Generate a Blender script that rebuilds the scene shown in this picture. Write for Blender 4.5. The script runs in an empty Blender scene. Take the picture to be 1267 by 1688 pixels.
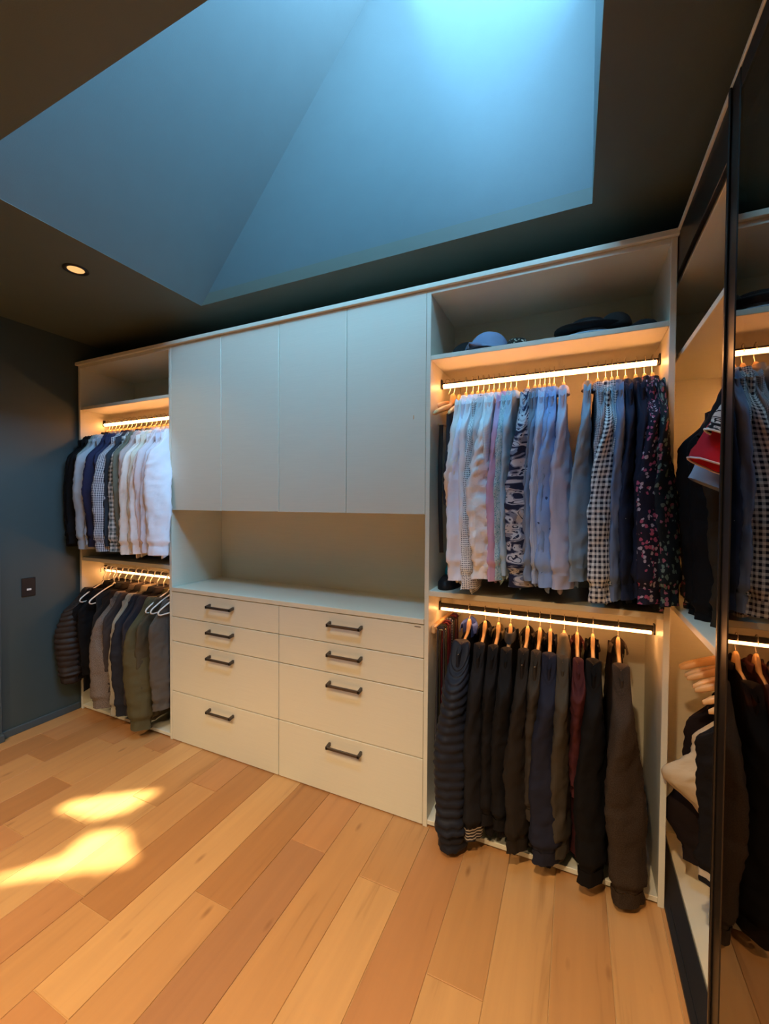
import bpy, math, random
from mathutils import Vector, Matrix, noise
PI = math.pi
C = bpy.context.scene.collection
scene = bpy.context.scene

# ------------------------------------------------------------------ camera, light, exposure
def cam_setup():
    yaw, pitch, roll = -0.4282, -0.021, 0.0064
    cy, sy, cp, sp = math.cos(yaw), math.sin(yaw), math.cos(pitch), math.sin(pitch)
    f = Vector((sy*cp, cy*cp, sp)); r = Vector((cy, -sy, 0)); u = r.cross(f)
    c, s = math.cos(roll), math.sin(roll)
    r2 = c*r + s*u; u2 = c*u - s*r
    cam = bpy.data.cameras.new('camera'); o = bpy.data.objects.new('camera', cam); C.objects.link(o)
    m = Matrix((r2, u2, -f)).transposed().to_4x4()
    m.translation = Vector((2.1997, -1.7443, 1.442))
    o.matrix_world = m
    cam.sensor_fit = 'HORIZONTAL'; cam.sensor_width = 36.0; cam.lens = 687.35/1267*36.0
    cam.clip_start = 0.02
    scene.camera = o
cam_setup()
vs = scene.view_settings
vs.view_transform = 'Standard'; vs.look = 'None'; vs.gamma = 1.0; vs.use_curve_mapping = False
vs.exposure = 1.5
LED_STRENGTH = 9.5
SKY_STRENGTH = 17.5
SUN_STRENGTH = 7.5
CEIL_Z = 2.542
WZ0, WZ1 = 3.80, 3.38            # heights of the sloped roof window's two edges
SH_TOP = 3.98                                       # height of the skylight above the floor
def world_setup():
    w = bpy.data.worlds.new('sky'); scene.world = w; w.use_nodes = True
    nt = w.node_tree; bg = nt.nodes['Background']
    tc = nt.nodes.new('ShaderNodeTexCoord'); sep = nt.nodes.new('ShaderNodeSeparateXYZ')
    rp = nt.nodes.new('ShaderNodeValToRGB')
    nt.links.new(tc.outputs['Generated'], sep.inputs[0]); nt.links.new(sep.outputs['Z'], rp.inputs['Fac'])
    rp.color_ramp.elements[0].position = 0.0; rp.color_ramp.elements[0].color = (0.42, 0.68, 0.95, 1)
    rp.color_ramp.elements[1].position = 1.0; rp.color_ramp.elements[1].color = (0.20, 0.58, 0.95, 1)
    nt.links.new(rp.outputs['Color'], bg.inputs['Color'])
    bg.inputs['Strength'].default_value = SKY_STRENGTH
world_setup()
SUN_DIR = Vector((-.368, -.03, -1.0)).normalized()
def sun_setup():
    l = bpy.data.lights.new('sun', 'SUN'); l.energy = SUN_STRENGTH; l.angle = math.radians(1.0); l.color = (1.0, 0.86, 0.55)
    o = bpy.data.objects.new('sun', l); C.objects.link(o)
    o.rotation_euler = SUN_DIR.to_track_quat('-Z', 'Y').to_euler()
    o.location = (3, -.5, 6)
    p = bpy.data.lights.new('skylight_portal', 'AREA'); p.shape = 'RECTANGLE'; p.size = .92; p.size_y = 1.55
    p.cycles.is_portal = True
    o = bpy.data.objects.new('skylight_portal', p); C.objects.link(o); o.location = ((1.388+2.241)/2, -0.81, (WZ0+WZ1)/2-.012); o.rotation_euler = (0, math.atan2(WZ0-WZ1, 2.241-1.388), 0)
sun_setup()

# ------------------------------------------------------------------ materials
MATS = {}
def newmat(name):
    m = bpy.data.materials.new(name); m.use_nodes = True; nt = m.node_tree
    return m, nt, nt.nodes['Principled BSDF']
def N(nt, t, **kw):
    n = nt.nodes.new(t)
    for k, v in kw.items(): setattr(n, k, v)
    return n
def mathn(nt, op, a, b=None, c=None):
    n = N(nt, 'ShaderNodeMath', operation=op)
    for i, v in enumerate((a, b, c)):
        if v is None: continue
        if isinstance(v, (int, float)): n.inputs[i].default_value = v
        else: nt.links.new(v, n.inputs[i])
    return n.outputs[0]
def mixc(nt, fac, a, b):
    n = N(nt, 'ShaderNodeMix', data_type='RGBA')
    for s, v in ((0, fac), (6, a), (7, b)):
        if isinstance(v, (int, float)): n.inputs[s].default_value = v
        elif isinstance(v, tuple): n.inputs[s].default_value = (*v[:3], 1)
        else: nt.links.new(v, n.inputs[s])
    return n.outputs[2]
def plain(name, col, rough=0.6, metal=0.0, var=0.06, scale=12, bump=0.0, bscale=200, spec=None, coat=0):
    if name in MATS: return MATS[name]
    m, nt, b = newmat(name)
    geo = N(nt, 'ShaderNodeNewGeometry')
    nz = N(nt, 'ShaderNodeTexNoise'); nz.inputs['Scale'].default_value = scale; nz.inputs['Detail'].default_value = 4
    nt.links.new(geo.outputs['Position'], nz.inputs['Vector'])
    d = tuple(c*(1-var) for c in col); l = tuple(min(1, c*(1+var)) for c in col)
    nt.links.new(mixc(nt, nz.outputs['Fac'], d, l), b.inputs['Base Color'])
    b.inputs['Roughness'].default_value = rough; b.inputs['Metallic'].default_value = metal
    if spec is not None: b.inputs['Specular IOR Level'].default_value = spec
    if coat: b.inputs['Coat Weight'].default_value = coat
    if bump:
        nb = N(nt, 'ShaderNodeTexNoise'); nb.inputs['Scale'].default_value = bscale
        nt.links.new(geo.outputs['Position'], nb.inputs['Vector'])
        bp = N(nt, 'ShaderNodeBump'); bp.inputs['Strength'].default_value = bump; bp.inputs['Distance'].default_value = 0.002
        nt.links.new(nb.outputs['Fac'], bp.inputs['Height']); nt.links.new(bp.outputs['Normal'], b.inputs['Normal'])
    MATS[name] = m
    return m
def emit(name, col, strength):
    m, nt, b = newmat(name)
    e = N(nt, 'ShaderNodeEmission'); e.inputs['Color'].default_value = (*col, 1); e.inputs['Strength'].default_value = strength
    nt.links.new(e.outputs[0], nt.nodes['Material Output'].inputs['Surface'])
    return m
PAINT_SKYLIT = plain('navy_paint_skylit', (0.086, 0.126, 0.130), 0.5, var=0.05, bump=0.15, bscale=320)  # same navy paint as the walls, skylight brightness put into its colour
PAINT_SHADED = plain('navy_paint_shaded', (0.052, 0.076, 0.078), 0.5, var=0.05, bump=0.15, bscale=320)  # same navy paint as the shaft, darkened to imitate the dimmer wall light
PAINT_WARMLIT = plain('navy_paint_warmlit', (0.100, 0.122, 0.098), 0.5, var=0.05, bump=0.15, bscale=320)  # navy paint again, lighter and olive: warm light put into the colour
TRIMP = plain('navy_trim_paint', (0.06, 0.085, 0.10), 0.4, var=0.03)
def cabinet_mat(name, col):
    m, nt, b = newmat(name)
    geo = N(nt, 'ShaderNodeNewGeometry'); mp = N(nt, 'ShaderNodeMapping'); mp.inputs['Scale'].default_value = (6, 6, 260)
    nt.links.new(geo.outputs['Position'], mp.inputs['Vector'])
    nz = N(nt, 'ShaderNodeTexNoise'); nz.inputs['Scale'].default_value = 1.0; nz.inputs['Detail'].default_value = 3
    nt.links.new(mp.outputs[0], nz.inputs['Vector'])
    nt.links.new(mixc(nt, nz.outputs['Fac'], tuple(c*.94 for c in col), tuple(c*1.05 for c in col)), b.inputs['Base Color'])
    b.inputs['Roughness'].default_value = 0.42
    return m
CAB = cabinet_mat('greige_melamine', (0.72, 0.70, 0.57))
BRONZE = plain('dark_bronze', (0.035, 0.028, 0.023), 0.35, metal=0.6)
HANDLE = plain('bronze_handle', (0.10, 0.085, 0.07), 0.38, metal=0.7)
BLACKM = plain('black_metal', (0.02, 0.018, 0.016), 0.4, metal=0.3)
CHROME = plain('steel_hook', (0.75, 0.68, 0.55), 0.25, metal=1.0)
WOOD = plain('hanger_wood', (0.72, 0.44, 0.20), 0.4, var=0.14, scale=30)
WPLAST = plain('white_plastic', (0.85, 0.83, 0.78), 0.3, var=0.01)
BLACKP = plain('black_plastic', (0.012, 0.012, 0.014), 0.4, var=0.01)
SEAM = plain('plank_seam', (0.62, 0.40, 0.18), 0.7)
LED = emit('led_diffuser', (1.0, 0.42, 0.14), LED_STRENGTH)
LAMP = emit('downlight_lens', (1.0, 0.50, 0.18), 0.42)

def plank_mat(name, col, dark=0.8):
    m, nt, b = newmat(name)
    geo = N(nt, 'ShaderNodeNewGeometry'); oi = N(nt, 'ShaderNodeObjectInfo')
    off = N(nt, 'ShaderNodeVectorMath', operation='MULTIPLY_ADD')
    cmb = N(nt, 'ShaderNodeCombineXYZ'); nt.links.new(oi.outputs['Random'], cmb.inputs[0]); nt.links.new(oi.outputs['Random'], cmb.inputs[1])
    nt.links.new(cmb.outputs[0], off.inputs[0]); off.inputs[1].default_value = (37, 53, 11); nt.links.new(geo.outputs['Position'], off.inputs[2])
    mp = N(nt, 'ShaderNodeMapping'); mp.inputs['Scale'].default_value = (26, 1.6, 1); nt.links.new(off.outputs[0], mp.inputs['Vector'])
    nz = N(nt, 'ShaderNodeTexNoise'); nz.inputs['Scale'].default_value = 1.0; nz.inputs['Detail'].default_value = 6; nz.inputs['Distortion'].default_value = 0.7
    nt.links.new(mp.outputs[0], nz.inputs['Vector'])
    mp2 = N(nt, 'ShaderNodeMapping'); mp2.inputs['Scale'].default_value = (7, 0.9, 1); nt.links.new(off.outputs[0], mp2.inputs['Vector'])
    n2 = N(nt, 'ShaderNodeTexNoise'); n2.inputs['Scale'].default_value = 1.0; n2.inputs['Detail'].default_value = 3; n2.inputs['Distortion'].default_value = 1.2
    nt.links.new(mp2.outputs[0], n2.inputs['Vector'])
    fac = mathn(nt, 'ADD', mathn(nt, 'MULTIPLY', nz.outputs['Fac'], 0.6), mathn(nt, 'MULTIPLY', n2.outputs['Fac'], 0.5))
    rp = N(nt, 'ShaderNodeValToRGB'); nt.links.new(fac, rp.inputs['Fac'])
    e = rp.color_ramp.elements
    e[0].position = 0.30; e[0].color = (col[0]*dark*.72, col[1]*dark*.62, col[2]*dark*.52, 1)
    e[1].position = 0.72; e[1].color = (min(1, col[0]*1.12), min(1, col[1]*1.13), min(1, col[2]*1.12), 1)
    x = rp.color_ramp.elements.new(0.46); x.color = (*col, 1)
    # knots and dark mineral streaks
    mp3 = N(nt, 'ShaderNodeMapping'); mp3.inputs['Scale'].default_value = (9, 3.2, 1); nt.links.new(off.outputs[0], mp3.inputs['Vector'])
    vo = N(nt, 'ShaderNodeTexVoronoi'); vo.inputs['Scale'].default_value = 0.9; nt.links.new(mp3.outputs[0], vo.inputs['Vector'])
    rk = N(nt, 'ShaderNodeMapRange'); rk.inputs['From Min'].default_value = 0.03; rk.inputs['From Max'].default_value = 0.10
    rk.inputs['To Min'].default_value = 1; rk.inputs['To Max'].default_value = 0
    nt.links.new(vo.outputs['Distance'], rk.inputs['Value'])
    kn = mathn(nt, 'MULTIPLY', rk.outputs[0], 0.55)
    c = mixc(nt, kn, rp.outputs['Color'], (col[0]*.35, col[1]*.25, col[2]*.18))
    nt.links.new(c, b.inputs['Base Color']); b.inputs['Roughness'].default_value = 0.42
    bp = N(nt, 'ShaderNodeBump'); bp.inputs['Strength'].default_value = 0.12; bp.inputs['Distance'].default_value = 0.002
    nt.links.new(nz.outputs['Fac'], bp.inputs['Height']); nt.links.new(bp.outputs['Normal'], b.inputs['Normal'])
    return m
PLANKS = {
 'L': plank_mat('oak_light', (0.55, 0.305, 0.120)),
 'M': plank_mat('oak_mid', (0.48, 0.245, 0.092)),
 'D': plank_mat('oak_dark', (0.39, 0.178, 0.062)),
 'R': plank_mat('oak_red', (0.45, 0.210, 0.080)),
 'B': plank_mat('oak_brown', (0.36, 0.168, 0.070), 0.62)}

def fabric(key, kind='plain', a=(.5, .5, .5), b=(1, 1, 1), c=None, s=0.01, rough=0.85, bump=0.25, sc=1.0):
    """cloth colours from the mesh's own uv (metres of cloth)"""
    if key in MATS: return MATS[key]
    m, nt, bs = newmat('cloth_' + key)
    uv = N(nt, 'ShaderNodeUVMap'); sep = N(nt, 'ShaderNodeSeparateXYZ'); nt.links.new(uv.outputs[0], sep.inputs[0])
    U, V = sep.outputs[0], sep.outputs[1]
    nz = N(nt, 'ShaderNodeTexNoise'); nz.inputs['Scale'].default_value = 14; nz.inputs['Detail'].default_value = 3; nt.links.new(uv.outputs[0], nz.inputs['Vector'])
    shade = lambda col: tuple(x*.9 for x in col)
    if kind == 'plain':
        out = mixc(nt, nz.outputs['Fac'], shade(a), tuple(min(1, x*1.08) for x in a))
    elif kind in ('gingham', 'plaid'):
        def sq(x, size, duty=0.5):
            return mathn(nt, 'LESS_THAN', mathn(nt, 'FRACT', mathn(nt, 'DIVIDE', x, size)), duty)
        fu, fv = sq(U, s), sq(V, s)
        f = mathn(nt, 'MULTIPLY', mathn(nt, 'ADD', fu, fv), 0.5)
        out = mixc(nt, f, b, a)
        if kind == 'plaid':
            g = mathn(nt, 'MAXIMUM', sq(U, s*2.7, .10), sq(V, s*2.7, .10))
            out = mixc(nt, mathn(nt, 'MULTIPLY', g, .6), out, c or (0.2, 0.25, 0.1))
    elif kind == 'stripe':
        f = mathn(nt, 'LESS_THAN', mathn(nt, 'FRACT', mathn(nt, 'DIVIDE', U, s)), 0.35)
        out = mixc(nt, f, a, b)
    elif kind in ('dots', 'floral', 'motif'):
        vo = N(nt, 'ShaderNodeTexVoronoi'); vo.inputs['Scale'].default_value = 1/s; nt.links.new(uv.outputs[0], vo.inputs['Vector'])
        if kind == 'dots': vo.inputs['Randomness'].default_value = 0.15; th = 0.33
        elif kind == 'motif': vo.inputs['Randomness'].default_value = 0.85; th = 0.15
        else: th = 0.42
        nn = N(nt, 'ShaderNodeTexNoise'); nn.inputs['Scale'].default_value = 2.5/s; nt.links.new(uv.outputs[0], nn.inputs['Vector'])
        f = mathn(nt, 'LESS_THAN', mathn(nt, 'ADD', vo.outputs['Distance'], mathn(nt, 'MULTIPLY', mathn(nt, 'SUBTRACT', nn.outputs['Fac'], .5), .5 if kind != 'dots' else .05)), th)
        col = b
        if kind == 'floral':
            sc = N(nt, 'ShaderNodeSeparateXYZ'); nt.links.new(vo.outputs['Color'], sc.inputs[0])
            col = mixc(nt, mathn(nt, 'GREATER_THAN', sc.outputs[0], .55), b, c or b)
            f = mathn(nt, 'MULTIPLY', f, mathn(nt, 'GREATER_THAN', sc.outputs[1], .25))
        out = mixc(nt, f, a, col)
    elif kind == 'palm':
        mp = N(nt, 'ShaderNodeMapping'); mp.inputs['Rotation'].default_value = (0, 0, 0.6); mp.inputs['Scale'].default_value = (6.5*sc, 15*sc, 1)
        nt.links.new(uv.outputs[0], mp.inputs['Vector'])
        nn = N(nt, 'ShaderNodeTexNoise'); nn.inputs['Scale'].default_value = 1.0; nn.inputs['Detail'].default_value = 1.5; nn.inputs['Distortion'].default_value = 2.2
        nt.links.new(mp.outputs[0], nn.inputs['Vector'])
        rp = N(nt, 'ShaderNodeValToRGB'); rp.color_ramp.interpolation = 'CONSTANT'; nt.links.new(nn.outputs['Fac'], rp.inputs['Fac'])
        e = rp.color_ramp.elements; e[0].position = 0; e[0].color = (*a, 1); e[1].position = .46; e[1].color = (*(c or b), 1)
        x = e.new(.51); x.color = (*b, 1); x = e.new(.60); x.color = (*a, 1); x = e.new(.64); x.color = (*b, 1)
        out = rp.outputs['Color']
    elif kind == 'band':
        f = mathn(nt, 'LESS_THAN', mathn(nt, 'FRACT', mathn(nt, 'DIVIDE', V, s)), 0.4)
        out = mixc(nt, f, a, b)
    elif kind == 'tweed':
        nn = N(nt, 'ShaderNodeTexNoise'); nn.inputs['Scale'].default_value = 260; nt.links.new(uv.outputs[0], nn.inputs['Vector'])
        out = mixc(nt, mathn(nt, 'GREATER_THAN', nn.outputs['Fac'], .5), a, b)
    nt.links.new(out, bs.inputs['Base Color'])
    bs.inputs['Roughness'].default_value = rough; bs.inputs['Specular IOR Level'].default_value = 0.18
    bp = N(nt, 'ShaderNodeBump'); bp.inputs['Strength'].default_value = bump; bp.inputs['Distance'].default_value = 0.004
    n3 = N(nt, 'ShaderNodeTexNoise'); n3.inputs['Scale'].default_value = 28; n3.inputs['Detail'].default_value = 3; n3.inputs['Distortion'].default_value = 1.0
    nt.links.new(uv.outputs[0], n3.inputs['Vector'])
    nt.links.new(n3.outputs['Fac'], bp.inputs['Height']); nt.links.new(bp.outputs['Normal'], bs.inputs['Normal'])
    MATS[key] = m
    return m

# ------------------------------------------------------------------ mesh helpers
class MB:
    def __init__(s): s.v = []; s.f = []; s.uv = []
    def poly(s, pts, faces, uvs=None):
        o = len(s.v); s.v += [tuple(p) for p in pts]
        for i, f in enumerate(faces):
            s.f.append(tuple(o+k for k in f)); s.uv.append(uvs[i] if uvs else [(0, 0)]*len(f))
        return s
    def box(s, x0, x1, y0, y1, z0, z1, bev=0.0):
        x0, x1 = min(x0, x1), max(x0, x1); y0, y1 = min(y0, y1), max(y0, y1); z0, z1 = min(z0, z1), max(z0, z1)
        if bev <= 0:
            p = [(x, y, z) for z in (z0, z1) for y in (y0, y1) for x in (x0, x1)]
            return s.poly(p, [(0, 2, 3, 1), (4, 5, 7, 6), (0, 1, 5, 4), (1, 3, 7, 5), (3, 2, 6, 7), (2, 0, 4, 6)])
        b = min(bev, (x1-x0)/3, (y1-y0)/3, (z1-z0)/3)
        pts = []; idx = {}
        for sx in (0, 1):
            for sy in (0, 1):
                for sz in (0, 1):
                    for ax in range(3):
                        q = [(x0, x1)[sx], (y0, y1)[sy], (z0, z1)[sz]]
                        for a2 in range(3):
                            if a2 != ax: q[a2] += b if (sx, sy, sz)[a2] == 0 else -b
                        idx[(sx, sy, sz, ax)] = len(pts); pts.append(q)
        F = []
        for ax in range(3):
            a, c = [k for k in range(3) if k != ax]
            for sd in (0, 1):
                q = []
                for (i, j) in ((0, 0), (1, 0), (1, 1), (0, 1)):
                    t = [0, 0, 0]; t[ax] = sd; t[a] = i; t[c] = j; q.append(idx[(*t, ax)])
                F.append(tuple(q))
        for ax in range(3):
            a, c = [k for k in range(3) if k != ax]
            for i in (0, 1):
                for j in (0, 1):
                    t0 = [0, 0, 0]; t0[a] = i; t0[c] = j; t1 = list(t0); t1[ax] = 1
                    F.append((idx[(*t0, a)], idx[(*t0, c)], idx[(*t1, c)], idx[(*t1, a)]))
        for sx in (0, 1):
            for sy in (0, 1):
                for sz in (0, 1): F.append(tuple(idx[(sx, sy, sz, k)] for k in range(3)))
        return s.poly(pts, F)
    def loft(s, rings, cap0=False, cap1=False, closed=True, uvo=(0, 0)):
        n = len(rings[0]); o = len(s.v)
        for r in rings: s.v += [tuple(p) for p in r]
        mid = len(rings)//2
        us = [0.0]
        for j in range(n): us.append(us[-1] + (Vector(rings[mid][(j+1) % n])-Vector(rings[mid][j])).length)
        vv = [0.0]
        for i in range(1, len(rings)):
            d = sum((Vector(rings[i][j])-Vector(rings[i-1][j])).length for j in range(0, n, max(1, n//4)))/len(range(0, n, max(1, n//4)))
            vv.append(vv[-1]+d)
        for i in range(len(rings)-1):
            for j in range(n if closed else n-1):
                k = (j+1) % n
                s.f.append((o+i*n+j, o+i*n+k, o+(i+1)*n+k, o+(i+1)*n+j))
                a, b = uvo
                s.uv.append([(a+us[j], b-vv[i]), (a+us[j+1], b-vv[i]), (a+us[j+1], b-vv[i+1]), (a+us[j], b-vv[i+1])])
        if cap0: s.f.append(tuple(o+j for j in range(n))); s.uv.append([(0, 0)]*n)
        if cap1: s.f.append(tuple(o+(len(rings)-1)*n+j for j in reversed(range(n)))); s.uv.append([(0, 0)]*n)
        return s
    def tube(s, pts, r, n=8, r2=None, caps=True):
        """round (or oval) tube along points; r a number or a list"""
        rings = []; P = [Vector(p) for p in pts]; up = None
        for i, p in enumerate(P):
            d = (P[min(i+1, len(P)-1)]-P[max(i-1, 0)]).normalized()
            if up is None:
                up = Vector((1, 0, 0)) if abs(d.x) < .9 else Vector((0, 1, 0))
            a = (up - d*up.dot(d)).normalized(); b = d.cross(a); up = a
            rr = r[i] if isinstance(r, (list, tuple)) else r
            rb = rr if r2 is None else (r2[i] if isinstance(r2, (list, tuple)) else r2)
            rings.append([p + a*rr*math.cos(2*PI*k/n) + b*rb*math.sin(2*PI*k/n) for k in range(n)])
        return s.loft(rings, caps, caps)
    def build(s, name, mat, parent=None, smooth=False, loc=None):
        me = bpy.data.meshes.new(name); me.from_pydata(s.v, [], s.f)
        ul = me.uv_layers.new(name='UVMap')
        flat = [c for face in s.uv for uv in face for c in uv]
        ul.data.foreach_set('uv', flat)
        import bmesh
        bm = bmesh.new(); bm.from_mesh(me); bmesh.ops.recalc_face_normals(bm, faces=bm.faces); bm.to_mesh(me); bm.free()
        if smooth: me.polygons.foreach_set('use_smooth', [True]*len(me.polygons))
        me.materials.append(mat)
        o = bpy.data.objects.new(name, me); C.objects.link(o)
        if parent: o.parent = parent
        if loc: o.location = loc
        return o
def tag(o, label=None, cat=None, group=None, kind=None):
    if label: o['label'] = label
    if cat: o['category'] = cat
    if group: o['group'] = group
    if kind: o['kind'] = kind
    return o
def empty(name, loc=(0, 0, 0), rz=0.0, rot=None):
    o = bpy.data.objects.new(name, None); C.objects.link(o); o.location = loc
    o.rotation_euler = rot if rot else (0, 0, rz); o.empty_display_size = 0.05
    return o
def box(name, mat, parent, x0, x1, y0, y1, z0, z1, bev=0.0015):
    return MB().box(x0, x1, y0, y1, z0, z1, bev).build(name, mat, parent)
def struct(name, mat, *b, bev=0):
    o = MB()
    for q in b: o.box(*q, bev)
    o = o.build(name, mat); tag(o, kind='structure'); return o

# ------------------------------------------------------------------ room shell
LX, RX, FY, BY = -0.93, 3.14, -3.3, 0.42
TY0 = -1.60                                              # top of the shaft's leaning front wall
OX0, OX1, OY0, OY1 = 0.279, 2.241, -1.055, -0.025       # opening of the skylight shaft in the ceiling
struct('wall_left', PAINT_SHADED, (LX-.1, LX, FY, BY+.1, 0, CEIL_Z))
struct('wall_right', PAINT_SHADED, (RX, RX+.1, FY, BY+.1, 0, CEIL_Z))
struct('wall_back', PAINT_SHADED, (LX, RX, BY, BY+.1, 0, CEIL_Z))
struct('wall_front', PAINT_SHADED, (LX, RX, FY-.1, FY, 0, CEIL_Z))
# side wall between the wardrobe and the room front
struct('ceiling', PAINT_WARMLIT, (LX-.1, OX0, FY-.1, BY+.1, CEIL_Z, CEIL_Z+.06), (OX1, RX+.1, FY-.1, BY+.1, CEIL_Z, CEIL_Z+.06),
       (OX0, OX1, FY-.1, OY0, CEIL_Z, CEIL_Z+.06), (OX0, OX1, OY1, BY+.1, CEIL_Z, CEIL_Z+.06))
SL = (1.313-.279)/(3.715-2.542)
TX0 = OX0 + SL*(WZ0-CEIL_Z)
def prism(pts, y0, y1):
    n = len(pts); v = [(x, y0, z) for x, z in pts] + [(x, y1, z) for x, z in pts]
    f = [tuple(range(n)), tuple(range(2*n-1, n-1, -1))] + [(i, (i+1) % n, n+(i+1) % n, n+i) for i in range(n)]
    return MB().poly(v, f)
B0 = CEIL_Z+.06
tag(prism([(OX0, CEIL_Z+.001), (TX0, WZ0), (TX0-.12, WZ0+.03), (OX0-.12, CEIL_Z+.061)], TY0-.05, OY1+.001).build('wall_shaft_left', PAINT_SKYLIT), kind='structure')
tag(prism([(OX0-.12, B0), (OX1+.08, B0), (OX1+.08, WZ1-.03), (TX0-.12, WZ0+.06), (TX0-.14, WZ0+.03)], OY1, OY1+.08).build('wall_shaft_back', PAINT_SKYLIT), kind='structure')
def front_wall():
    x0, x1, pr = OX0-.12, OX1+.08, [(OY0, CEIL_Z+.001), (TY0, 3.36), (TY0, 3.86), (TY0-.08, 3.86), (TY0-.08, 3.33), (OY0-.1, CEIL_Z+.061)]
    v = [(x, y, z) for x in (x0, x1) for y, z in pr]; n = len(pr)
    o = MB().poly(v, [tuple(range(n)), tuple(range(2*n-1, n-1, -1))] + [(i, (i+1) % n, n+(i+1) % n, n+i) for i in range(n)]).build('wall_shaft_front', PAINT_SKYLIT)
    tag(o, kind='structure')
front_wall()
tag(prism([(OX1, B0), (OX1, WZ1), (OX1+.08, WZ1-.04), (OX1+.08, B0)], TY0-.05, OY1+.001).build('wall_shaft_right', PAINT_SKYLIT), kind='structure')
def skylight():
    """roof window lying in the slope of the roof, from the left wall's top down to the right wall's top"""
    d = Vector((OX1-TX0, 0, WZ1-WZ0)).normalized(); n = Vector((-d.z, 0, d.x)); a = Vector((TX0, 0, WZ0)); L_ = (Vector((OX1, 0, WZ1))-a).length
    def bar(s0, s1, y0, y1, h0=0.0, h1=.07):
        p = [a+d*s_+n*h_ for s_, h_ in ((s0, h0), (s1, h0), (s1, h1), (s0, h1))]
        return [(q.x, q.z) for q in p], y0, y1
    w = MB()
    for b in (bar(-.08, .014, TY0-.06, OY1+.06), bar(L_-.014, L_+.08, TY0-.06, OY1+.06), bar(.014, L_-.014, TY0-.06, TY0+.014), bar(.014, L_-.014, OY1-.014, OY1+.06)):
        q = prism(*b); w.poly(q.v, q.f)
    f = w.build('window_1', BLACKM); tag(f, kind='structure')
    m, nt, b = newmat('skylight_glass'); nt.nodes.remove(b)
    t = N(nt, 'ShaderNodeBsdfTransparent'); t.inputs[0].default_value = (.93, .97, 1, 1)
    nt.links.new(t.outputs[0], nt.nodes['Material Output'].inputs['Surface'])
    prism(*bar(.014, L_-.014, TY0+.014, OY1-.014, .03, .036)).build('glass_pane', m, f)
skylight()
# the door opening's casing on the side wall, and the baseboard
struct('trim_1', TRIMP, (LX, LX+.022, -0.56, -0.44, 0, CEIL_Z-.5), bev=.003)
struct('trim_2', TRIMP, (LX, LX+.022, -1.52, -1.40, 0, CEIL_Z-.5), (LX, LX+.022, -1.52, -0.44, CEIL_Z-.4995, CEIL_Z-.40), bev=.003)
door = struct('door_1', TRIMP, (LX+.0005, LX+.010, -1.398, -0.562, .006, CEIL_Z-.502), bev=.002)
MB().tube([(LX+.011, -1.33, 1.0), (LX+.055, -1.33, 1.0), (LX+.058, -1.31, 1.0), (LX+.058, -1.21, 1.0)], .008, 8).build('door_handle', HANDLE, door, smooth=True)
struct('baseboard_left', TRIMP, (LX, LX+.014, -0.44, 0.0, 0, 0.045), (LX+.0, LX+.05, -0.60, -0.44, 0, 0.045), bev=.003)

# floor: the screed below and every plank on it
floor = struct('floor', SEAM, (LX-.1, RX+.1, FY-.1, BY+.1, -0.05, -0.0035))
random.seed(5)
PW = 0.1732
cols = {  # known boards in view: column -> list of (front end of the board nearer the room, tone), from the back wall forwards
  -7: [(-.30, 'R'), (-1.6, 'D')], -6: [(-.45, 'D'), (-1.7, 'M')], -5: [(-.18, 'R'), (-1.2, 'M')],
  -4: [(-.50, 'M'), (-1.75, 'D')], -3: [(-.12, 'R'), (-.78, 'M'), (-2.0, 'R')], -2: [(-.632, 'L'), (-1.7, 'M')],
  -1: [(-.42, 'M'), (-1.05, 'L'), (-2.2, 'D')], 0: [(-.227, 'R'), (-.84, 'M'), (-2.1, 'R')], 1: [(-.856, 'D'), (-2.3, 'M')],
  2: [(-1.078, 'L'), (-2.4, 'R')], 3: [(-.652, 'D'), (-1.9, 'M')], 4: [(-.308, 'R'), (-1.36, 'B'), (-2.6, 'M')],
  5: [(-1.5, 'M'), (-3, 'L')], 6: [(-.34, 'M'), (-1.75, 'L')], 7: [(-1.2, 'R'), (-2.5, 'M')], 8: [(-.55, 'M'), (-1.9, 'L')],
  9: [(-1.6, 'L'), (-2.8, 'M')], 10: [(-.8, 'M'), (-2.2, 'L')], 11: [(-1.4, 'L'), (-2.7, 'R')], 12: [(-.95, 'M'), (-2.4, 'L')]}
X00 = 0.420
tones = 'LMDRM'
for k in range(-8, 16):
    xa = max(X00 + k*PW, LX); xb = min(X00+(k+1)*PW, RX)
    if xb-xa < .01: continue
    segs = list(cols.get(k, [(-.9, random.choice(tones)), (-2.3, random.choice(tones))]))
    if segs[-1][0] > FY: segs.append((FY, random.choice(tones)))
    y = BY
    for (e, t) in segs:
        e = max(e, FY)
        if y-e > .02:
            g = .0011
            MB().box(xa+g, xb-g, e+g, y-g, -0.004, random.uniform(-.0004, .0004), .0012).build('plank', PLANKS[t], floor)
        y = e

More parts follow.
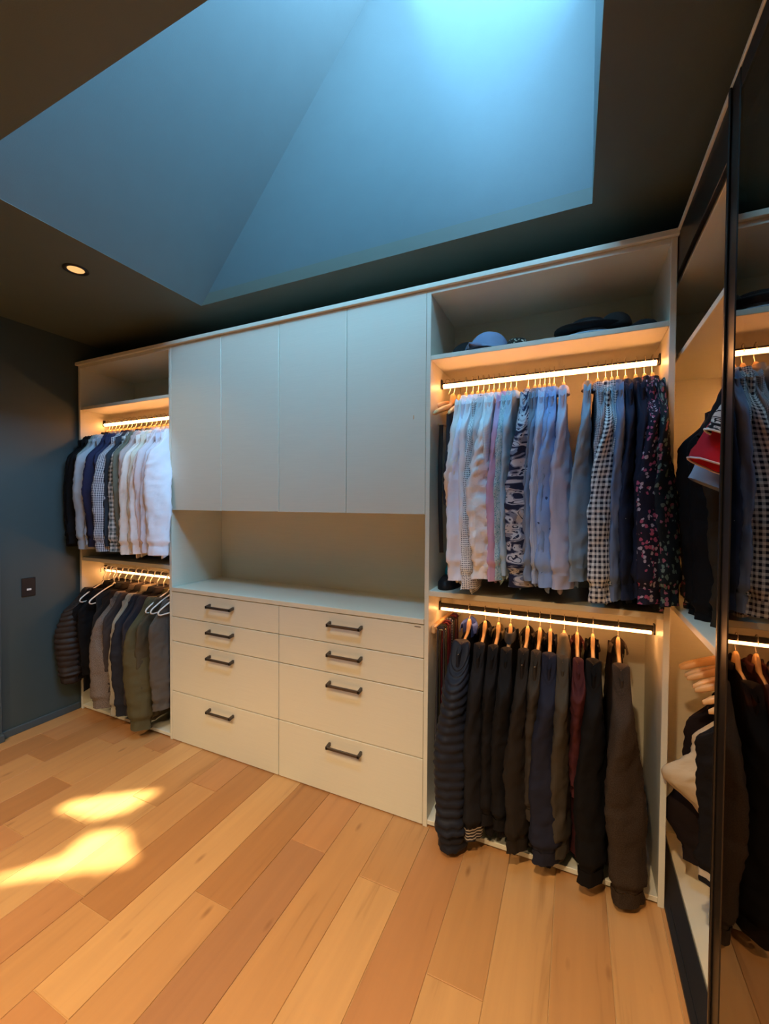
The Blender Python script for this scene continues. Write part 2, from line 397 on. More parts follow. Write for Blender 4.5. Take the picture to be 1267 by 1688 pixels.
# ------------------------------------------------------------------ cabinetry
UH, DEP = 2.392, 0.402
ZS1, ZS2 = 2.087, 1.058         # top faces of the upper and middle shelves
T = 0.020
def tower(x0, x1, label):
    t = empty('wardrobe_tower', ((x0+x1)/2, DEP/2, 0)); ox, oy = (x0+x1)/2, DEP/2
    def b(n, xa, xb, ya, yb, za, zb): return box(n, CAB, t, xa-ox, xb-ox, ya-oy, yb-oy, za, zb)
    b('side_panel', x0, x0+T, 0, DEP, 0, UH-.022); b('side_panel', x1-T, x1, 0, DEP, 0, UH-.022)
    b('back_panel', x0+T, x1-T, DEP-.012, DEP, 0.03, UH-.022)
    b('shelf', x0+T, x1-T, 0.003, DEP-.012, ZS1-T, ZS1); b('shelf', x0+T, x1-T, 0.003, DEP-.012, ZS2-.024, ZS2)
    b('bottom_shelf', x0+T, x1-T, 0.003, DEP-.012, 0.012, 0.032); b('top_panel', x0+T, x1-T, 0.0, DEP-.012, UH-.042, UH-.022)
    return tag(t, label, 'wardrobe')
tower(-0.912, 0.0, 'pale open wardrobe tower next to the switch wall with two hanging rails')
tower(1.60, 2.510, 'pale open wardrobe tower between the drawers and the mirrored doors')
tag(MB().box(-0.925, 2.525, -0.014, DEP, UH-.0215, UH, .002).build('cornice_board', CAB), 'long pale board capping all the cabinets just below the ceiling', 'board')

def chest():
    t = empty('drawer_chest', (0.8, DEP/2, 0)); ox, oy = .8, DEP/2
    def b(n, xa, xb, ya, yb, za, zb, par=t, m=CAB): return box(n, m, par, xa-ox, xb-ox, ya-oy, yb-oy, za, zb)
    b('countertop', 0.0015, 1.5985, -0.002, DEP-.014, 0.906, 0.930)
    b('carcass', 0.002, 1.598, 0.055, DEP-.014, 0.0, 0.904)
    zs = [0.9037, 0.7531, 0.6049, 0.302, 0.004]; g = .0020
    hz = [0.849, 0.702, 0.554, 0.247]
    for c in range(2):
        x0 = .8*c + (.0015 if c == 0 else g); x1 = .8*(c+1) - (.0015 if c == 1 else g)
        hc = .4003 + .8015*c
        for r in range(4):
            d = b('drawer', x0, x1, 0.0, 0.018, zs[r+1]+g, zs[r]-g)
            w = .0925; z = hz[r]
            h = MB().box(hc-w-ox, hc+w-ox, -.034-oy, -.026-oy, z-.008, z+.006, .002)
            for sx in (-1, 1):
                xa, xb = hc+sx*w, hc+sx*(w-.011)
                h.poly([(xa-ox, -.034-oy, z-.008), (xb-ox, -.034-oy, z-.008), (xb-ox, -.034-oy, z+.006), (xa-ox, -.034-oy, z+.006),
                        (xa-ox, -.0005-oy, z-.004), (xb-ox, -.0005-oy, z-.004), (xb-ox, -.0005-oy, z+.012), (xa-ox, -.0005-oy, z+.012)],
                       [(0, 1, 2, 3), (7, 6, 5, 4), (0, 4, 5, 1), (1, 5, 6, 2), (2, 6, 7, 3), (3, 7, 4, 0)])
            h.build('handle', HANDLE, d)
            if c == 1 and r == 0:
                box('badge', plain('badge_grey', (.16, .13, .10), .5), d, 1.555-ox, 1.584-ox, -.0012-oy, .0-oy, .8905, .8945, 0)
    tag(t, 'pale chest of eight drawers with dark bar handles under the open niche', 'drawers')
chest()
def upper_cab():
    z0 = 1.3934
    t = empty('wall_cabinet', (0.8, DEP/2, z0)); ox, oy = .8, DEP/2
    def b(n, xa, xb, ya, yb, za, zb, m=CAB): return box(n, m, t, xa-ox, xb-ox, ya-oy, yb-oy, za-z0, zb-z0)
    b('carcass', .002, 1.598, .055, DEP-.014, z0+.004, UH-.023)
    for i in range(4): b('door', .4*i+(.0015 if i == 0 else .0016), .4*(i+1)-.0016, 0.0, .018, z0, UH-.0235)
    tag(t, 'pale wall cabinet with four plain handleless doors above the open niche', 'cabinet')
upper_cab()
tag(MB().box(.002, 1.598, DEP-.0135, DEP-.002, .0, 2.36, .001).build('niche_back_panel', CAB), 'pale flat panel at the back of the niche above the drawers', 'panel')

# ------------------------------------------------------------------ lit rails
def rail(p0, p1, label, mirror=False):
    """flat black rail with a warm light strip along its underside, bracket at each end"""
    p0, p1 = Vector(p0), Vector(p1); L = (p1-p0).length; c = (p0+p1)/2
    ang = math.atan2(p1.y-p0.y, p1.x-p0.x)
    t = empty('lit_clothes_rail', c, ang); h = L/2
    hi = p0.z > 1.5
    box('rail', BLACKM, t, -h+.004, h-.004, -.0075, .0085, -.004, .014 if hi else .022, .003)
    pf = [(-.0078, .006), (-.0115, .003), (-.0125, -.003), (-.0045, -.0110), (.0025, -.0110), (.003, -.0045), (-.0078, -.0045)] if hi else \
         [(-.0078, .002), (-.0115, -.001), (-.0115, -.004), (-.0035, -.0115), (.0005, -.0115), (.002, -.0045), (-.0078, -.0045)]
    MB().loft([[(sx, yy, zz) for yy, zz in pf] for sx in (-h+.012, h-.012)], True, True).build('light_strip', LED, t)
    for s in (-1, 1):
        box('bracket', BLACKM, t, s*(h-.006), s*h, -.011, .011, -.012, .03, .002)
    return tag(t, label, 'clothes rail')
RY, RZ1, RZ2 = 0.160, 1.992, 0.950
rail((1.6205, RY, RZ1), (2.4895, RY, RZ1), 'black rail with glowing strip above the row of shirts beside the mirrored doors')
rail((1.6205, RY, RZ2), (2.4895, RY, RZ2), 'black rail with thin glowing strip above the row of dark jackets')
rail((-.8915, RY, RZ1), (-.0205, RY, RZ1), 'black rail with glowing strip over the shirts in the tower next to switch wall')
rail((-.8915, RY, RZ2), (-.0205, RY, RZ2), 'black rail hung with white plastic hangers and coats')

# ------------------------------------------------------------------ hangers
def hook_pts(neck, r=.0145):
    pts = [(0, 0, neck), (0, 0, -.045), (0, .006, -.035), (0, r, -.018), (0, r, .012)]
    for k in range(1, 9):
        a = PI*k/9
        pts.append((0, r*math.cos(a), .018+.012*math.sin(a)))
    pts += [(0, -r, .012), (0, -r, -.002)]
    return pts
def arc_arm(half, drop, z0):
    pts = []
    for k in range(-10, 11):
        q = k/10; pts.append((q*half, z0 - drop*abs(q)**1.35))
    return pts
_hm = {}
def hanger_meshes(kind):
    if kind in _hm: return _hm[kind]
    res = []
    if kind == 'wood':
        b = MB(); rings = []
        P = [(u, z) for u, z in arc_arm(.178, .062, -.100) if abs(u) > .03]
        P = [p for p in P if p[0] < 0] + [(-.024, -.090), (-.016, -.072), (0, -.064), (.016, -.072), (.024, -.090)] + [p for p in P if p[0] > 0]
        for i, (u, z) in enumerate(P):
            q = abs(u)/.195; h = .015*(1-q*.4) if q > .12 else .026; w = .0070+.002*q
            e = .55 if q > .9 else 1
            rings.append([(sx*w*e, u, z+sz*h*e) for sx, sz in ((-1, -.6), (-.6, -1), (.6, -1), (1, -.6), (1, .6), (.6, 1), (-.6, 1), (-1, .6))])
        b.loft(rings, True, True); res.append(('body', b, WOOD))
        res.append(('hook', MB().tube(hook_pts(-.045), .0015, 6), CHROME))
    elif kind == 'bar':
        b = MB(); rings = []
        for i, (u, z) in enumerate(arc_arm(.195, .085, -.083)):
            q = abs(u)/.195; h = .013*(1-q*.3); w = .006
            rings.append([(sx*w, u, z+sz*h) for sx, sz in ((-1, -.6), (-.6, -1), (.6, -1), (1, -.6), (1, .6), (.6, 1), (-.6, 1), (-1, .6))])
        b.loft(rings, True, True); res.append(('body', b, WOOD))
        res.append(('hook', MB().tube(hook_pts(-.045), .0015, 6), CHROME))
        res.append(('crossbar', MB().tube([(0, -.185, -.165), (0, -.184, -.185), (0, .184, -.185), (0, .185, -.165)], .005, 8), WOOD))
    elif kind == 'plastic':
        pts = [(0, 0, -.07)] + [(0, u, z) for u, z in arc_arm(.170, .066, -.082) if u > 0.01]
        loop = [(0, .182, -.156), (0, .188, -.166), (0, .184, -.176), (0, .170, -.181), (0, -.170, -.181), (0, -.184, -.176), (0, -.188, -.166), (0, -.182, -.156)]
        pts2 = [(0, u, z) for u, z in arc_arm(.170, .066, -.082) if u < -.01] + [(0, 0, -.07)]
        b = MB().tube(pts + loop + pts2, .0042, 8); res.append(('body', b, WPLAST))
        res.append(('hook', MB().tube(hook_pts(-.065, .020), .0036, 7), WPLAST))
    _hm[kind] = res
    return res
_hcache = {}
def hanger(kind, x, y, z, rz, label, group):
    """the first of a kind builds meshes, the rest copy them"""
    name = {'wood': 'wooden_hanger', 'bar': 'trouser_hanger', 'plastic': 'plastic_hanger'}[kind]
    if kind not in _hcache:
        root = empty(name, (x, y, z), rz)
        for n, mb, m in hanger_meshes(kind): mb.build(n, m, root, smooth=True)
        _hcache[kind] = root
    else:
        src = _hcache[kind]; root = src.copy(); C.objects.link(root); root.location = (x, y, z); root.rotation_euler = (0, 0, rz)
        for ch in src.children:
            c = ch.copy(); C.objects.link(c); c.parent = root
    return tag(root, label, 'hanger', group)

# ------------------------------------------------------------------ garments
def sstep(a, b, x):
    t = max(0, min(1, (x-a)/(b-a))); return t*t*(3-2*t)
def garment(name, cat, label, x, z, mat, L=.83, th=.013, lean=0.0, sl='long', slen=None, twist=0.5, fwd=0.0, sw=.062, cuffm=None,
            collarm=None, collar='shirt', puff=0, seed=0, y=RY, rz=0.0, htype='wood', group=None, hlabel=None, hgroup=None, sdx=0.0,
            bulge=0.0, sleeveth=.016, hw=.2, hood=False, trim=None, curl=0.0, drop=0.0, wr=1.0, ssc=1.0, bpos=.42, csc=1.0):
    rnd = random.Random(seed*7+3)
    root = empty(name, (x, y, z), rz)
    ph = rnd.uniform(0, 6.28); ph2 = rnd.uniform(0, 6.28); sd = Vector((rnd.uniform(0, 90), rnd.uniform(0, 90), seed))
    amp = .0035+th*.28
    def puffy(d):
        return 0 if not puff else (abs(math.sin(PI*d/puff))**.6)
    # body: slit along the shoulders, opening to the hem
    zsh = lambda u: -.078 - drop - .064*min(1, abs(u)/hw)**1.35 - (.016*(1-sstep(.02, .065, abs(u))))
    n = 36; rings = []; R = 24 if not puff else 100
    for i in range(R+1):
        b = i/R; ring = []
        t = .0115 + (th-.0115)*sstep(0, .25, b)
        w = hw*(1.0 - .03*sstep(0, .15, b) + .06*b)
        for j in range(n):
            a = 2*PI*j/n; cu = math.cos(a); cu = math.copysign(abs(cu)**.8, cu); u = w*cu
            zz = zsh(hw*cu)*(1-b) + (-L + .02*math.cos(a*2+ph))*b
            tt = t*(1+.10*puffy(-zz))
            xx = tt*math.copysign(abs(math.sin(a))**.6, math.sin(a))
            dr = amp*sstep(.05, .6, b)*(math.sin(u*42+ph+b*1.5) + .6*math.sin(u*83+ph2-b*2))
            nv = noise.noise(Vector((u*7, zz*5, 3)) + sd)*.010*sstep(0, .4, b)
            ring.append((xx + dr + nv + lean*b**1.3, u, zz))
        rings.append(ring)
    MB().loft(rings).build('body', mat, root, smooth=True)
    # sleeves
    if sl != 'none':
        for side in (-1, 1):
            SL_ = slen or L*.99
            if sl == 'short': SL_ = .235
            rg = []; RS = (110 if puff else 60) if sl == 'long' else 12; m = 22
            tw = twist*(1 if side < 0 else -.4)
            for i in range(RS+1):
                b = i/RS
                if sl == 'long':
                    cu = side*(hw-.045 + .052*sstep(0, .18, b) + (fwd if side < 0 else 0)*sstep(.05, .6, b) + .012*math.sin(b*3+ph) + bulge*math.exp(-((b-bpos)/.13)**2)*(side < 0))
                    cz = -.083-drop - (SL_-.083)*b + .0*side
                    cz = -.100-drop - (SL_-.100-drop)*b
                    wa = .052 + (sw-.052)*sstep(0, .25, b) - (sw*.22)*sstep(.5, 1, b)
                    tb = sleeveth*(.80+.30*sstep(0, .3, b)) - .003*b; g_ = sstep(.80, .90, b)-sstep(.90, .915, b)*1.9; wa *= 1+.10*g_; tb *= 1+.18*g_
                    cx = lean*b + sdx*sstep(.1, 1, b)*(side < 0)
                    phi = tw*sstep(.08, .6, b)
                else:
                    cu = side*(hw-.035 + .075*b*ssc); cz = -.115-drop - .185*ssc*b**1.05
                    wa = .052+.022*b*ssc; tb = .010+sleeveth*b; cx = sdx*b; phi = tw*.3*b
                ring = []
                for j in range(m):
                    a = 2*PI*j/m
                    pu = wa*math.cos(a); px = tb*math.sin(a)
                    pf = puffy(SL_*b)
                    k = 1+.13*pf
                    nz = noise.noise(Vector((math.cos(a)*2.0, math.sin(a)*2.0 + side*5, b*SL_*8))+sd)
                    nz2 = noise.noise(Vector((math.cos(a)*2.8 + b*9, math.sin(a)*2.8 + side*5, b*SL_*34))+sd)
                    pw = (.0095*nz*min(wr, 1.3) + .0065*nz2*wr)*sstep(.05, .3, b)
                    pu = pu*k + pw*math.cos(a); px = px*(k if puff == 0 else 1+.28*pf) + pw*math.sin(a)*1.1
                    # a soft lengthwise crease down the middle of the sleeve
                    px += curl*math.cos(2*a)*.4
                    qx = px*math.cos(phi) + pu*math.sin(phi); qu = pu*math.cos(phi) - px*math.sin(phi)
                    if sl == 'long': ring.append((cx+qx, cu+qu, cz - (.05*(1-b)**6)*abs(math.cos(a)) + (.045*(1-b)**5)*math.cos(a)*(-side)))
                    else:
                        ca, sa = math.cos(.45), math.sin(.45)
                        ring.append((cx+qx, cu+side*(qu*ca), cz+qu*sa))
                rg.append(ring)
            r0 = rg[0]; c0 = Vector((0, 0, 0))
            for p in r0: c0 += Vector(p)/len(r0)
            rg = [[c0 + (Vector(p)-c0)*k_ + Vector((0, 0, .016*(1-k_*k_))) for p in r0] for k_ in (.03, .35, .65, .88)] + rg
            if sl == 'long' and not puff:
                q = RS
                MB().loft(rg[:q+1]).build('sleeve', mat, root, smooth=True)
                cu_ = []
                for r in rg[q:]:
                    c = Vector((0, 0, 0))
                    for p in r: c += Vector(p)/len(r)
                    cu_.append([c + (Vector(p)-c)*1.05 for p in r])
                MB().loft(cu_, uvo=(.013, .02)).build('cuff', cuffm or mat, root, smooth=True)
            else:
                MB().loft(rg).build('sleeve', mat, root, smooth=True)
                if trim:
                    r0 = rg[-1]; c = Vector((0, 0, 0))
                    for p in r0: c += Vector(p)/len(r0)
                    MB().tube([c+(Vector(p)-c)*1.02 for p in r0+r0[:1]], .0028, 5).build('cuff_trim', trim, root, smooth=True)
    cm = collarm or mat
    if collar == 'stand':
        rg = []; m = 17
        for h, k in ((0, 1.0), (.35, 1.08), (.7, 1.05), (1, 1.2), (.8, 1.5), (.3, 1.75)):
            rg.append([((.017*k*csc)*math.sin(-2.35 + 4.7*j/(m-1)), .056*math.cos(-2.35 + 4.7*j/(m-1))*(1+.12*(k-1)), -.112-drop + .050*h*csc - .012*h*abs(math.sin(-2.35+4.7*j/(m-1)))) for j in range(m)])
        MB().loft(rg, closed=False).build('collar', cm, root, smooth=True)
    if collar == 'shirt':
        rg = []; m = 20; H = .034 if collar == 'shirt' else .05
        prof = [(0, 1.0), (.6, .93), (1, .9), (.97, 1.12), (.2, 1.42)] if collar == 'shirt' else [(0, 1.0), (.5, 1.02), (1, .92), (1.0, 1.12), (.1, 1.25)]
        for h, k in prof:
            rg.append([((.0155*k+.003)*math.sin(2*PI*j/m), .058*k*math.cos(2*PI*j/m), -.100-drop + H*h - .012*math.cos(2*PI*j/m)*(-1) * (0 if h > .3 else 1)) for j in range(m)])
        MB().loft(rg).build('collar', cm, root, smooth=True)
    if hood:
        rg = []
        for i in range(10):
            b = i/9
            rg.append([((.016+.016*math.sin(PI*b))*math.sin(2*PI*j/14)*(1+.12*math.sin(j*2+b*9)), -.055 - .02*b + (.045+.02*math.sin(PI*b))*math.cos(2*PI*j/14)*(1-.5*b*b), -.045 - .26*b) for j in range(14)])
        MB().loft(rg, True, True).build('hood', cm, root, smooth=True)
    tag(root, label, cat, group)
    if htype:
        hanger(htype, x, y, z, rz, hlabel, hgroup)
    return root

W1 = (.80, .78, .78)
F = fabric
def short(label):       # the first words of a garment's label, for its hanger
    return label
# --- shirts on the upper rail beside the mirrored doors ------------------------------------------------
G1 = 'clothes on the shirt rail beside the mirrored doors'; H1 = 'wooden hangers of the shirt rail beside the mirrored doors'
shirts = [
 # x, cat, label, hanger words, material, kwargs
 (1.700, 'vest', 'charcoal vest beside the empty crossbar hanger, first garment on the rail', 'charcoal vest', F('charcoal', a=(.035, .035, .042)), dict(sl='none', L=.55, th=.018, name='vest', drop=.03, collar='none', y=.185)),
 (1.738, 'shirt', 'cream linen shirt with its sleeve bent out at the elbow', 'cream bent-sleeve shirt', F('cream_linen', a=(.86, .80, .74), bump=.45), dict(wr=1.5, bulge=.045, twist=.5, fwd=-.015, sw=.06, sdx=.0, L=.86, lean=.01)),
 (1.768, 'shirt', 'plain lilac-white shirt with a broad cuff beside the cream linen one', 'lilac-white shirt', F('lilac_white', a=(.80, .80, .90)), dict(twist=.75, fwd=.012, sw=.066, sleeveth=.018, L=.87)),
 (1.792, 'shirt', 'thin white shirt half hidden behind the grey dotted shirt', 'thin white shirt', F('white_a', a=(.86, .86, .90)), dict(twist=.2, fwd=-.02, L=.82)),
 (1.816, 'shirt', 'white shirt with tiny grey diamond print', 'diamond print shirt', F('diamond', 'dots', a=(.86, .86, .86), b=(.13, .14, .18), s=.0085), dict(twist=.62, fwd=.0, sw=.058, L=.905)),
 (1.840, 'shirt', 'pale grey shirt with few small marks between dotted and crumpled shirts', 'pale grey shirt', F('palegrey', a=(.60, .64, .68)), dict(twist=.2, fwd=-.02, L=.82)),
 (1.862, 'shirt', 'crumpled shiny white linen shirt with rolled hem', 'crumpled white shirt', F('white_crumple', a=(.90, .88, .88), bump=1.0, rough=.6), dict(wr=2.4, twist=.9, fwd=.02, sw=.064, sleeveth=.02, L=.855)),
 (1.885, 'shirt', 'white shirt with faint squares next to the pink shirt', 'faint square shirt', F('faint_sq', 'gingham', a=(.66, .70, .76), b=(.76, .78, .80), s=.012), dict(twist=.2, fwd=-.025, L=.82)),
 (1.912, 'shirt', 'plain orchid pink shirt, only one of that colour', 'pink shirt', F('pink', a=(.60, .38, .56)), dict(twist=.5, fwd=.0, sw=.055, L=.865)),
 (1.935, 'shirt', 'aqua shirt with tiny mottled print beside the pink one', 'aqua shirt', F('aqua', 'floral', a=(.42, .58, .64), b=(.10, .28, .34), c=(.65, .75, .78), s=.005), dict(twist=.35, fwd=-.005, L=.86)),
 (1.958, 'shirt', 'plain pale sky blue shirt behind the palm leaf shirt', 'pale sky blue shirt', F('paleblue', a=(.42, .56, .68)), dict(twist=.2, fwd=-.012, L=.84)),
 (2.008, 'shirt', 'navy and white shirt with a bold palm leaf print', 'palm leaf shirt', F('palm', 'palm', a=(.020, .025, .06), b=(.50, .52, .58), c=(.20, .22, .30), s=.05, bump=.6), dict(twist=1.0, fwd=.015, sw=.068, sleeveth=.022, L=.88)),
 (2.036, 'shirt', 'slate grey shirt just beyond the palm leaf print', 'slate grey shirt', F('slate', a=(.20, .22, .27)), dict(twist=.3, fwd=-.01, L=.80)),
 (2.055, 'shirt', 'steel blue shirt between slate grey and bird print shirts', 'steel blue shirt', F('steel', a=(.22, .29, .42)), dict(twist=.35, fwd=-.005, L=.85)),
 (2.075, 'shirt', 'light blue shirt with fine white stripes', 'fine striped shirt', F('finestripe', 'stripe', a=(.30, .42, .66), b=(.7, .75, .85), s=.004), dict(twist=.45, fwd=-.003, L=.86)),
 (2.094, 'shirt', 'mid blue plain shirt tucked behind the bird print shirt', 'mid blue shirt', F('midblue', a=(.24, .36, .60)), dict(twist=.2, fwd=-.02, L=.83)),
 (2.112, 'shirt', 'cornflower blue shirt with scattered small bird motifs', 'bird motif shirt', F('birds', 'motif', a=(.28, .41, .70), b=(.06, .08, .16), s=.036), dict(twist=.85, fwd=.015, sw=.064, sleeveth=.02, L=.87)),
 (2.150, 'shirt', 'pale lavender grey shirt, last before the gap in the row', 'lavender grey shirt', F('lavgrey', a=(.46, .47, .60)), dict(twist=.8, fwd=.012, sw=.062, sleeveth=.018, L=.872, sdx=.012)),
 (2.240, 'shirt', 'grey blue chambray shirt with a tan collar after the gap', 'tan collared chambray shirt', F('chambray', a=(.25, .33, .41)), dict(twist=.7, fwd=.0, sw=.062, L=.84, lean=-.02, collarm=F('tan', a=(.36, .25, .16)), drop=-.008)),
 (2.276, 'shirt', 'shirt in very fine navy check beside the big gingham', 'fine navy check shirt', F('finecheck', 'gingham', a=(.03, .035, .07), b=(.55, .57, .62), s=.0065), dict(twist=.4, fwd=-.01, L=.80)),
 (2.304, 'shirt', 'black and white shirt in large gingham check with checked cuff', 'large gingham shirt', F('bigcheck', 'gingham', a=(.018, .02, .035), b=(.72, .74, .74), s=.019), dict(twist=.85, fwd=.02, sw=.068, sleeveth=.022, L=.905, sdx=-.012)),
 (2.326, 'shirt', 'small teal checked shirt squeezed beside the large gingham', 'small teal check shirt', F('tealcheck', 'gingham', a=(.04, .09, .14), b=(.5, .56, .62), s=.009), dict(twist=.25, fwd=-.02, L=.84)),
 (2.346, 'shirt', 'plain denim blue shirt between gingham and navy shirts', 'denim blue shirt', F('denim', a=(.15, .21, .34)), dict(twist=.45, fwd=.0, sw=.055, L=.90)),
 (2.374, 'shirt', 'navy shirt with a few small white flying birds', 'navy bird shirt', F('navybird', 'motif', a=(.018, .026, .055), b=(.55, .58, .62), s=.075), dict(twist=.5, fwd=.0, sw=.058, L=.89)),
 (2.408, 'shirt', 'plain midnight navy shirt beside the pink flowered one', 'midnight navy shirt', F('midnight', a=(.014, .018, .038)), dict(twist=.3, fwd=-.01, L=.88)),
 (2.438, 'shirt', 'black shirt crowded with pink and plum flowers', 'plum flowered shirt', F('floral', 'floral', a=(.016, .016, .032), b=(.40, .09, .17), c=(.42, .36, .44), s=.016), dict(twist=.85, fwd=.015, sw=.07, sleeveth=.022, L=.895, drop=-.004)),
 (2.464, 'shirt', 'dark green flowered shirt hanging against the tower side panel', 'dark green flowered shirt', F('greenfloral', 'floral', a=(.012, .018, .024), b=(.14, .20, .17), c=(.34, .12, .17), s=.019), dict(twist=.7, fwd=.02, sw=.066, L=.90, sdx=.03, th=.012)),
]
for i, (x, cat, lab, hw_, m, kw) in enumerate(shirts):
    kw = dict(kw); nm = kw.pop('name', 'shirt')
    garment(nm, cat, lab, x, RZ1, m, seed=i+1, rz=kw.pop('rz', random.uniform(-.03, .03)), group=G1, hlabel='pale wooden hanger holding the ' + hw_, hgroup=H1, **kw)
hanger('bar', 1.652, RY, RZ1, -.62, 'empty wooden hanger with a crossbar turned outward at the rail end', H1)
hanger('wood', 1.678, RY, RZ1, -.22, 'second empty wooden hanger crowded beside the charcoal vest', H1)
# belt and small things hanging behind the vest
tag(MB().tube([(1.640, .10, 1.80), (1.640, .085, 1.6), (1.645, .08, 1.4), (1.652, .08, 1.22)], .010, 8, r2=.003).build('leather_belt', F('belt', a=(.03, .022, .018), rough=.5)), 'black leather belt hanging along the side panel beside the vest', 'belt')

# --- jackets on the lower rail ------------------------------------------------------------------------
G2 = 'jackets on the lower rail beside the mirrored doors'; H2 = 'wooden hangers of the lower jacket rail'
BLK = lambda k, c: F(k, a=tuple(x*.5 for x in c), bump=.35)
jackets = [
 (1.764, 'puffer_jacket', 'navy quilted puffer jacket with royal blue collar lining', 'navy quilted puffer', F('puffer', a=(.013, .016, .026), rough=.55, bump=.2), dict(puff=.042, twist=.75, fwd=.03, sw=.072, sleeveth=.036, L=.86, slen=.915, th=.03, collar='stand', collarm=F('royal', a=(.07, .13, .55)), csc=1.45)),
 (1.836, 'jacket', 'black fleece jacket with a pale ringed cuff', 'black fleece jacket', BLK('fleece', (.022, .021, .024)), dict(twist=.5, fwd=.02, sw=.062, sleeveth=.024, L=.80, slen=.86, th=.022, collar='stand', cuffm=F('ringcuff', 'band', a=(.025, .02, .02), b=(.4, .34, .26), s=.012))),
 (1.896, 'jacket', 'black wool jacket third from the quilted puffer', 'black wool jacket', BLK('wool', (.016, .014, .015)), dict(twist=.3, fwd=-.01, sw=.06, sleeveth=.022, L=.82, slen=.80, th=.024, collar='stand', collarm=F('oliv', a=(.10, .08, .045)))),
 (1.948, 'jacket', 'black soft blazer with a narrow dark blue lapel', 'black soft blazer', BLK('blazer', (.014, .013, .014)), dict(twist=.6, fwd=.0, sw=.064, sleeveth=.024, L=.84, slen=.80, th=.024, collar='shirt', collarm=F('lapel', a=(.03, .035, .05)))),
 (2.020, 'coat', 'dark espresso brown coat in the middle of the jackets', 'espresso brown coat', BLK('espresso', (.034, .026, .020)), dict(twist=.7, fwd=.012, sw=.064, sleeveth=.022, L=.86, slen=.85, th=.022, collar='stand')),
 (2.070, 'jacket', 'grey brown jacket with a ribbed collar beside the navy softshell', 'ribbed collar jacket', BLK('greybrown', (.075, .058, .042)), dict(twist=.3, fwd=-.02, sw=.058, sleeveth=.02, L=.74, slen=.72, th=.02, collar='stand')),
 (2.112, 'jacket', 'smooth dark navy softshell jacket with wide sleeve', 'navy softshell', BLK('softshell', (.028, .031, .058)), dict(twist=.95, fwd=.022, sw=.07, sleeveth=.03, L=.87, slen=.86, th=.022, collar='stand')),
 (2.166, 'jacket', 'taupe jacket with a rumpled hood', 'taupe hooded jacket', BLK('taupe', (.10, .082, .058)), dict(twist=.4, fwd=.0, sw=.06, sleeveth=.022, L=.85, slen=.84, th=.022, hood=True, collar='none', collarm=F('hood', a=(.17, .14, .10), bump=.6))),
 (2.216, 'jacket', 'maroon zip jacket seen between taupe hood and black coat', 'maroon zip jacket', BLK('maroon', (.12, .028, .030)), dict(twist=.2, fwd=-.03, sw=.058, sleeveth=.02, L=.66, slen=.60, th=.02, collar='stand')),
 (2.274, 'coat', 'jet black coat, second from the tower side panel', 'jet black coat', BLK('jet', (.008, .007, .007)), dict(twist=.75, fwd=.02, sw=.068, sleeveth=.03, L=.85, slen=.875, th=.026, collar='stand')),
 (2.365, 'jacket', 'long dark brown jacket hanging alone nearest the tower side panel', 'long dark brown jacket', F('darkbrown', 'tweed', a=(.030, .020, .014), b=(.045, .032, .022)), dict(twist=1.0, fwd=.02, sw=.07, sleeveth=.032, L=.84, slen=.915, th=.026, collar='stand', sdx=.02, lean=.01)),
]
for i, (x, nm, lab, hw_, m, kw) in enumerate(jackets):
    kw = dict(kw); kw['th'] += .007; kw['sleeveth'] += .004; kw['sw'] += .005; kw['L'] = max(kw['L']+.02, .84)
    kw.setdefault('csc', (1.0, 1.25, 1.1)[i % 3])
    garment(nm, 'coat' if nm == 'coat' else 'jacket', lab, x, RZ2, m, seed=40+i, rz=random.uniform(-.04, .04), group=G2, hlabel='wooden hanger holding the ' + hw_, hgroup=H2, **kw)

# --- tie rack on the side panel of the lower compartment ---------------------------------------------
def tie_rack():
    t = empty('tie_rack', (1.622, .2, .84))
    box('rail', WOOD, t, 0.0, .018, -.17, .15, .02, .055, .004)
    p = MB()
    for k in range(9): p.tube([(.018, -.15+.034*k, .038), (.055, -.15+.034*k, .036), (.060, -.15+.034*k, .044)], .0022, 6)
    p.build('pegs', CHROME, t)
    tag(t, 'wooden tie rack with metal pegs fixed inside the lower compartment', 'rack')
tie_rack()
ties = [('dark grey plain tie on the front peg of the rack', F('tie_grey', a=(.045, .04, .042))), ('brown tie with olive stripes behind the grey one', F('tie_olive', 'stripe', a=(.05, .035, .02), b=(.12, .1, .05), s=.01)),
        ('dark red tie with rows of white dots', F('tie_red', 'motif', a=(.15, .018, .025), b=(.55, .45, .45), s=.02)), ('plain burgundy tie beside the dotted one', F('tie_burg', a=(.10, .015, .03))),
        ('navy tie with small pale squares', F('tie_navy', 'dots', a=(.02, .025, .06), b=(.2, .22, .3), s=.012)), ('black knitted tie deep in the rack', F('tie_black', 'tweed', a=(.012, .012, .012), b=(.03, .03, .03))),
        ('wine red striped tie near the back of the rack', F('tie_wine', 'stripe', a=(.14, .02, .035), b=(.05, .02, .03), s=.008)), ('plum tie on the rearmost peg of the rack', F('tie_plum', a=(.07, .02, .05)))]
for i, (lab, m) in enumerate(ties):
    y = .2-.15+.034*i; L = .56 - .03*(i % 3) + (.1 if i == 0 else 0); x = 1.622+.040
    mb = MB()
    for s, LL in ((1, L), (-1, L*.85)):
        rg = []
        for k in range(14):
            b = k/13; w = (.010+.022*b)*(1 if b < .93 else .45); d = .0032
            zz = .845+.036 - LL*b
            rg.append([(x+ (.014+.004*b)*s*1.0 + w*.25*math.sin(q), y + w*math.cos(q)*.6 , zz) for q in (0, PI/3, 2*PI/3, PI, 4*PI/3, 5*PI/3)])
        mb.loft(rg, True, True)
    mb.tube([(x-.014, y, .881), (x-.008, y, .889), (x+.008, y, .889), (x+.014, y, .881)], .0075, 6)
    tag(mb.build('necktie', m, smooth=True), lab, 'tie', 'neckties on the rack')

